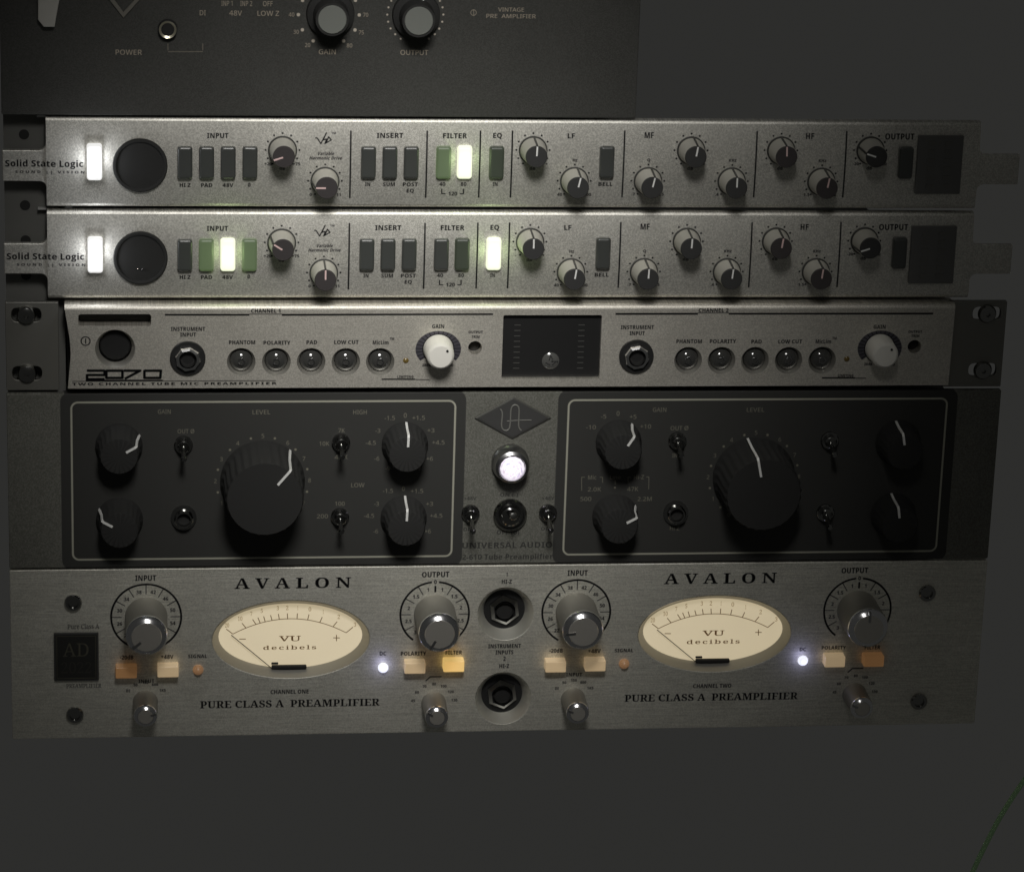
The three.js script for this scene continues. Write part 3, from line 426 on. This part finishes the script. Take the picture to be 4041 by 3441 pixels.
  const minis = [[aA(1125, 1360), 0, 75], [aC(622, 1372), 1, -60], [aD(505, 1335), 0, -70], [aF(652, 1290), 1, -70]];
  for (const [p, f] of minis) {
    const c = at(...p), l = f ? ['45', '60', '70', '80', '100', '120', '130'] : ['DI', '50', '150', '600', '1K5'], sp = f ? 27 : 27;
    l.forEach((v, i) => { const q = polar(c.x, c.y, 0.0104, (i - (l.length - 1) / 2) * sp); s.small(v, q[0], q[1], 0.0015, { wide: 0.9 }); });
    if (f) s.lineR([[c.x - 0.0042, c.y + 0.0121], [c.x - 0.0020, c.y + 0.0142], [c.x + 0.0036, c.y + 0.0142]], 0.5);
  }
  const metal = phys(1, 1, 1, 0.6, 0.85, { map: s.texture() });
  const face = s.wrap(plate(sh, 0.004, 0, 0.0004, 2, 48));
  mesh('front_panel', face, metal, g, [0, 0, 0]);
  mesh('chassis', new THREE.BoxGeometry(0.43, 0.084, 0.22), M.chassis, g, [0, (y0 + y1) / 2, -0.126]);
  // badge
  const b0 = at(...aA(262, 705)), b1 = at(...aA(688, 1150)), bc = [(b0.x + b1.x) / 2, (b0.y + b1.y) / 2, 0], badge = mesh('badge', plate(roundRect(-(b1.x - b0.x) / 2, -(b0.y - b1.y) / 2, (b1.x - b0.x) / 2, (b0.y - b1.y) / 2, 0.0005), 0.0014, 0.0014, 0.0003), M.black, g, bc);
  const bs = new Sheet(-0.0105, -0.0105, 0.0105, 0.0105, 256, '40,40,38', [6, 0, 0]); bs.ctx.strokeStyle = 'rgb(88,86,72)'; bs.ctx.lineWidth = 3; bs.ctx.strokeRect(8, 8, 240, 240);
  bs.small('AD', 0, 0.0035, 0.0062, { font: '', face: 'serif', color: 'rgb(82,80,68)', wide: 1.1 }); bs.small('2022', 0, -0.0048, 0.0052, { font: '', face: 'serif', color: 'rgb(54,53,48)', wide: 1.0 });
  const bw = (b1.x - b0.x) / 2 - 0.0008, bh = (b0.y - b1.y) / 2 - 0.0008, bp = new THREE.PlaneGeometry(2 * bw, 2 * bh); mesh('badge_print', bp, std(1, 1, 1, 0.5, 0, { map: bs.texture() }), badge, [0, 0, 0.00145]);
  // VU meters: funnel bezel, printed face behind, needle, mechanism cover
  meters.forEach((m, i) => {
    const ZD = -0.0052, fx = 0.0353, fy = 0.0170, f = i ? aE : aB, v = new Sheet(m.x - 0.039, m.y - 0.0205, m.x + 0.039, m.y + 0.0205, 1024, '255,255,255', [5, 0, 5], ZD), o = (x, y) => (i ? aE(885 + (x - 948) * 0.965, 720 + (y - 772) * 0.972) : aB(x, y)), br = 'rgb(92,66,34)';
    mesh('meter_bezel', funnel(RX, RY, 0, fx, fy, ZD), M.bezel, g, [m.x, m.y, 0]);
    const arc = []; for (let t = 0; t <= 1.0001; t += 0.05) { const q = (1 - t) * (1 - t), w = 2 * t * (1 - t); arc.push(o(400 * q + 945 * w + 1467 * t * t, 722 * q + 440 * w + 710 * t * t)); }
    v.line(arc, 0.32, br);
    for (const [x0, ya, x1, yb] of [[400, 722, 338, 675], [522, 663, 486, 620], [618, 632, 586, 584], [658, 620, 636, 568], [705, 608, 690, 556], [770, 597, 755, 545], [838, 587, 829, 533], [916, 583, 913, 528], [1004, 582, 1008, 528], [1104, 592, 1117, 537], [1218, 615, 1242, 563], [1345, 650, 1382, 606], [1467, 710, 1532, 657]]) v.line([o(x0, ya), o(x1, yb)], 0.36, br);
    for (const [str, x, y, w] of [['20', 345, 640, 42], ['10', 468, 577, 46], ['7', 573, 532, 22], ['5', 672, 503, 24], ['3', 823, 478, 24], ['2', 913, 476, 28], ['1', 1012, 476, 10], ['0', 1126, 488, 28], ['1', 1252, 512, 10], ['2', 1398, 560, 28], ['3', 1550, 632, 26]]) v.text(str, o(x, y), w, { tall: 40, font: '', face: 'serif', color: 'rgb(150,128,92)' });
    v.text('VU', o(938, 765), 205, { tall: 48, font: '', face: 'serif', color: br, stroke: 2 }); v.text('decibels', o(935, 852), 505, { tall: 36, font: '', face: 'serif', color: br, gap: 14, stroke: 2 });
    v.line([o(460, 770), o(522, 770)], 0.36, br); v.line([o(1345, 758), o(1407, 758)], 0.36, br); v.line([o(1376, 730), o(1376, 788)], 0.36, br);
    const tex = v.texture(), es = new THREE.Shape(); es.absellipse(0, 0, fx + 0.0006, fy + 0.0006, 0, Math.PI * 2);
    const fg = v.wrap(plate(es, 0.001, 0, 0, 1, 64), m.x, m.y);
    const fm = mesh('meter_dial', fg, std(0.5, 0.46, 0.38, 0.7, 0, { map: tex, emissive: new THREE.Color().setRGB(0.46, 0.385, 0.25), emissiveMap: tex }), g, [m.x, m.y, ZD - 0.0003]);
    const a = at(...o(385, 730), ZD + 0.0012), b = at(...o(765, 1042), ZD + 0.0012), L = a.distanceTo(b), nd = new THREE.BoxGeometry(L, 0.00035, 0.0003); const n = mesh('needle', nd, std(0.03, 0.02, 0.015, 0.5), fm, [(a.x + b.x) / 2 - m.x, (a.y + b.y) / 2 - m.y, 0.0015]); n.rotation.z = Math.atan2(a.y - b.y, a.x - b.x);
    const mc = at(...o(930, 1037), ZD + 0.002); mesh('mechanism_cover', new RoundedBoxGeometry(0.0172, 0.0017, 0.0024, 2, 0.0005), M.soot, fm, [mc.x - m.x, mc.y - m.y, 0.0012]);
    const mk = at(...o(795, 1000), ZD + 0.001); mesh('needle_stop', new RoundedBoxGeometry(0.0034, 0.0010, 0.001, 2, 0.0003), M.soot, fm, [mk.x - m.x, mk.y - m.y, 0.0008]);
  });
  // instrument jacks in their dished recesses
  for (const j of jacks) {
    mesh('jack_recess', funnel(JR, JR, 0, 0.0103, 0.0103, -0.0066), M.bronze, g, [j.x, j.y, 0]);
    const k = mesh('instrument_jack', lathe([[0, 0], [0.0108, 0], [0.0108, 0.0008], [0, 0.0008]], 44), M.blackGloss, g, [j.x, j.y, -0.0074]);
    mesh('jack_nut', new THREE.ExtrudeGeometry((() => { const q = new THREE.Shape(); for (let i = 0; i < 6; i++) q[i ? 'lineTo' : 'moveTo'](...polar(0, 0, 0.0060, i * 60 - 8)); q.closePath(); q.holes.push(hole(0, 0, 0.0052)); return q; })(), { depth: 0.0012, bevelEnabled: true, bevelSize: 0.0016, bevelThickness: 0.0016, bevelSegments: 1 }), M.nut, k, [0, 0, 0.0012]);
    mesh('jack_bore', lathe([[0, 0.0012], [0.0040, 0.0014], [0.0043, 0.0036]], 30), M.soot, k);
  }
  // large knobs: turned side, polished chamfer, brushed face with a slot
  const kBody = lathe([[0, 0], [0.0103, 0], [0.0102, 0.0006], [0.0101, 0.0226], [0.0100, 0.0234]], 56), kRim = lathe([[0.0100, 0.0234], [0.0101, 0.0242], [0.0099, 0.0248], [0.0086, 0.0258], [0.0073, 0.0267]], 56), kFace = lathe([[0.0073, 0.0267], [0.0071, 0.0270], [0, 0.0270]], 56), slot = new THREE.BoxGeometry(0.0012, 0.0052, 0.0016).translate(0, 0.0064, 0.0265);
  for (const [p, deg] of knobs) { const k = mesh('knob', kBody, M.turned, g, at(...p)); k.rotation.z = -deg * Math.PI / 180; mesh('knob_rim', kRim, M.rim, k); mesh('knob_face', kFace, M.satin, k); mesh('pointer', slot, M.steel, k); }
  const mBody = lathe([[0, 0], [0.0062, 0], [0.0061, 0.0005], [0.0058, 0.0160], [0.0057, 0.0166]], 40), mRim = lathe([[0.0057, 0.0166], [0.0057, 0.0171], [0.0055, 0.0175], [0.0047, 0.0182], [0.0038, 0.0188]], 40), mFace = lathe([[0.0037, 0.0188], [0.0036, 0.0189], [0, 0.0189]], 40), mSlot = new THREE.BoxGeometry(0.0010, 0.0030, 0.0014).translate(0, 0.0040, 0.0185);
  for (const [p, , deg] of minis) { const k = mesh('selector_knob', mBody, M.turned, g, at(...p)); k.rotation.z = -deg * Math.PI / 180; mesh('knob_rim', mRim, M.rim, k); mesh('knob_face', mFace, M.satin, k); mesh('pointer', mSlot, M.steel, k); }
  // amber push buttons, lights, screws
  const bg = new RoundedBoxGeometry(0.0103, 0.0058, 0.0062, 3, 0.0006), dull = phys(0.50, 0.28, 0.13, 0.35, 0, { emissive: new THREE.Color().setRGB(0.085, 0.042, 0.016), clearcoat: 0.5, clearcoatRoughness: 0.2 });
  const lit = std(0.6, 0.45, 0.25, 0.4, 0, { emissive: new THREE.Color().setRGB(0.58, 0.38, 0.12) });
  for (const [p, m] of [[aA(945, 1055), dull], [aA(1338, 1045), M.ivory], [aC(440, 1012), M.ivory], [aC(805, 995), lit], [aD(332, 1000), M.ivory], [aD(704, 990), M.ivory], [aF(452, 952), M.ivory], [aF(818, 948), dull]]) { const c = at(...p, 0.001); mesh('push_button', bg, m, g, [c.x, c.y, 0.0026]); if (m === lit) lampLightAt(new THREE.Vector3(c.x - 0.001, c.y, 0.0115), [1, 0.5, 0.22], 0.00002, 0.002); }
  const dome = lathe([[0.0026, 0], [0.0026, 0.0006], [0.0023, 0.0009], [0.0021, 0.0009], [0.0019, 0.0022], [0.0011, 0.0030], [0, 0.0033]], 28), amber = std(0.42, 0.25, 0.13, 0.35, 0, { emissive: new THREE.Color().setRGB(0.10, 0.052, 0.026) }), dcLit = glow(0.80, 0.82, 1.0, 1);
  for (const p of [aA(1622, 1055), aD(985, 998)]) mesh('signal_light', dome, amber, g, at(...p));
  for (const p of [aB(1815, 1035), aF(165, 968)]) { const c = at(...p); mesh('power_light', dome, dcLit, g, c); lampLightAt(c.clone().add(new THREE.Vector3(0, 0, 0.0055)), [0.55, 0.55, 1], 0.00005, 0.0015); }
  const sc = lathe([[0.0042, -0.0002], [0.0042, 0.0014], [0.0037, 0.0020], [0.0026, 0.0020], [0.0024, 0.0006], [0, 0.0006]], 36);
  for (const p of [aA(445, 420), aA(462, 1475), aF(1335, 330), aF(1255, 1350)]) mesh('screw', sc, M.darkSteel, g, at(...p));
}

// ------------------------------------------------------------------ black preamplifier above, only its lower part in view
{
  const y0 = 0.0010, y1 = 0.0010 + 2 * U, xe = at(2520, 200).x, g = thing('vintage_preamplifier', 'black preamplifier with grey-capped gain and output knobs above the silver channel strips', 'preamplifier', [0, y0, 0]);
  const s = new Sheet(-HALF, y0, HALF, y1, 2048, '72,72,69', [12, 0, 4]), pale = 'rgb(178,166,148)', t = (str, p, w, tall, c = pale) => s.text(str, p, w, { tall, color: c, font: '', s: 0.65 });
  for (const [str, p, w] of [['DI', vA(1225, 77), 42], ['48V', vA(1425, 77), 78], ['LOW Z', vA(1622, 78), 138], ['POWER', vA(775, 315), 165], ['GAIN', vA(1982, 313), 110], ['OUTPUT', vB(436, 316), 172], ['INP 1', vA(1375, 20), 75], ['INP 2', vA(1490, 20), 75], ['OFF', vA(1620, 20), 62]]) t(str, p, w, 32);
  t('VINTAGE', vB(1025, 57), 160, 25); t('PRE  AMPLIFIER', vB(1022, 96), 305, 25);
  for (const [str, p, w] of [['40', vA(1765, 88), 36], ['30', vA(1792, 192), 34], ['20', vA(1862, 274), 34], ['70', vB(142, 90), 34], ['75', vB(115, 196), 34], ['80', vB(44, 276), 36]]) t(str, p, w, 24);
  const dot = (p, r) => { const c = at(...p); s.disc(c.x, c.y, r, 'rgb(205,195,180)'); };
  for (const p of [vA(1806, 88), vA(1830, 180), vA(1896, 247), vA(1831, 2), vB(103, 90), vB(77, 181), vB(8, 247), vB(80, 2)]) dot(p, 0.0008);
  for (const p of [[297, 4], [280, 44], [273, 88], [278, 131], [293, 172], [321, 207], [354, 234], [525, 234], [561, 207], [588, 173], [606, 131], [613, 88], [608, 44], [592, 4]]) dot(vB(...p), 0.0005);
  { const c = at(...vB(796, 76)); s.arc(c.x, c.y, 0.0013, 0, 360, 0.28, pale); s.line([vB(797, 58), vB(797, 96)], 0.28, pale); }
  s.line([vA(1015, 262), vA(1015, 305)], 0.2, pale); s.line([vA(1226, 262), vA(1226, 305)], 0.2, pale); s.line([vA(1015, 312), vA(1226, 312)], 0.2, pale);
  mesh('front_panel', s.wrap(plate(roundRect(-HALF, y0, xe, y1, 0.0008), 0.003, 0, 0.0004)), phys(1, 1, 1, 0.6, 0, { map: s.texture(), specularIntensity: 0.4 }), g, [0, 0, 0]);
  mesh('chassis', new THREE.BoxGeometry(xe + 0.205, 0.080, 0.22), M.chassis, g, [(xe - 0.225) / 2, (y0 + y1) / 2, -0.1145]);
  const badge = plate((() => { const q = new THREE.Shape(), a = at(...vA(745, 106)); const n = [[0, 0], [0.0225, 0.0255], [0, 0.051], [-0.0195, 0.0255]]; n.forEach(([x, y], i) => q[i ? 'lineTo' : 'moveTo'](a.x + x, a.y + y)); q.closePath(); const h = new THREE.Path(); [[0, 0.0026], [0.0208, 0.0258], [0, 0.0478], [-0.0166, 0.0258]].forEach(([x, y], i) => h[i ? 'lineTo' : 'moveTo'](a.x + x, a.y + y)); h.closePath(); q.holes.push(h); return q; })(), 0.0010, 0.0010, 0.0002);
  mesh('diamond_badge', badge, std(0.19, 0.18, 0.155, 0.5, 0.2), g, [0, 0, 0]);
  const kb = lathe([[0, 0], [0.0112, 0], [0.0108, 0.003], [0.0082, 0.0044], [0.0076, 0.0150], [0, 0.0150]], 48), kc = lathe([[0.0066, 0.0152], [0.0063, 0.0157], [0, 0.0157]], 48), kl = new THREE.BoxGeometry(0.0010, 0.0052, 0.0006).rotateX(-0.25).translate(0, 0.0094, 0.0046);
  for (const [p, d] of [[vA(2012, 120), 10], [vB(465, 128), 18]]) { const e = at(...p, 0.0157), k = mesh('knob', kb, M.knobBlack, g, [e.x, e.y, 0]); k.rotation.z = -d * Math.PI / 180; mesh('knob_cap', kc, std(0.20, 0.21, 0.19, 0.6, 0.1), k); mesh('pointer', kl, M.white, k); }
  const lc = at(...vA(1013, 172)); const rl = mesh('lamp_bezel', lathe([[0.0040, 0.0032], [0.0043, 0.0030], [0.0045, 0]], 40), M.knobBlack, g, [lc.x, lc.y, 0]);
  mesh('bezel_dish', funnel(0.0040, 0.0040, 0.0032, 0.0030, 0.0030, 0.0027), std(0.85, 0.8, 0.62, 0.3, 0.9), rl); mesh('lamp_lens', lathe([[0, 0.0026], [0.0031, 0.0025]], 28), M.soot, rl);
  // pale handle bracket on the end of the panel
  const h = new THREE.Shape(); [vA(228, -60), vA(226, 118), vA(262, 163), vA(327, 163), vA(366, -60)].forEach((p, i) => { const q = at(...p, 0.004); h[i ? 'lineTo' : 'moveTo'](q.x, q.y); }); h.closePath();
  mesh('end_bracket', plate(h, 0.004, 0.004, 0.0004), std(0.5, 0.49, 0.45, 0.55, 0.1), g, [0, 0, 0]);
}

// ------------------------------------------------------------------ rack rails, cable
function rail(side, label) {
  const g = thing('rack_rail', label, 'rack rail', [side * 0.2285, -0.306, -0.0105]);
  const sh = roundRect(-0.0125, 0, 0.0125, 0.385, 0.0008);
  mesh('rail_face', plate(sh, 0.0025, 0, 0, 1, 3), M.railPaint, g);
  const bolt = lathe([[0, 0.0003], [0.0024, 0.0003], [0.0024, -0.0002]], 16); for (let i = 0; i < 22; i++) mesh('screw_hole', bolt, M.soot, g, [side * 0.2315, -0.298 + i * 0.0169, -0.0105]);
  mesh('rail_web', new THREE.BoxGeometry(0.0025, 0.385, 0.045), M.railPaint, g, [side * 0.2285 - side * 0.0137, -0.1135, -0.034]);
  if (side < 0) for (const [p, q, hh] of [[[143, 459], [210, 459], 0.0010], [[147, 826], [210, 826], 0.0006]]) { const a = at(...p, -0.006), b = at(...q, -0.006); mesh('cage_nut', new THREE.BoxGeometry(b.x - a.x, hh, 0.0034), std(0.62, 0.62, 0.60, 0.4, 0.4), g, [(a.x + b.x) / 2, a.y, -0.0082]); }
}
rail(-1, 'black upright rack rail behind the notched ends of the silver strips');
{
  const pts = [[4180, 2900], [4041, 3084], [3956, 3213], [3900, 3317], [3841, 3441], [3780, 3600]].map((p) => at(...p, 0.03)), c = thing('green_cable', 'thin green cable hanging in a curve below the rack', 'cable', [pts[5].x, pts[5].y, 0.03]);
  mesh('cable_jacket', new THREE.TubeGeometry(new THREE.CatmullRomCurve3(pts.map((p) => p.clone().sub(c.position))), 60, 0.0013, 10), std(0.52, 0.82, 0.44, 0.5), c);
}
renderer.render(scene, camera);
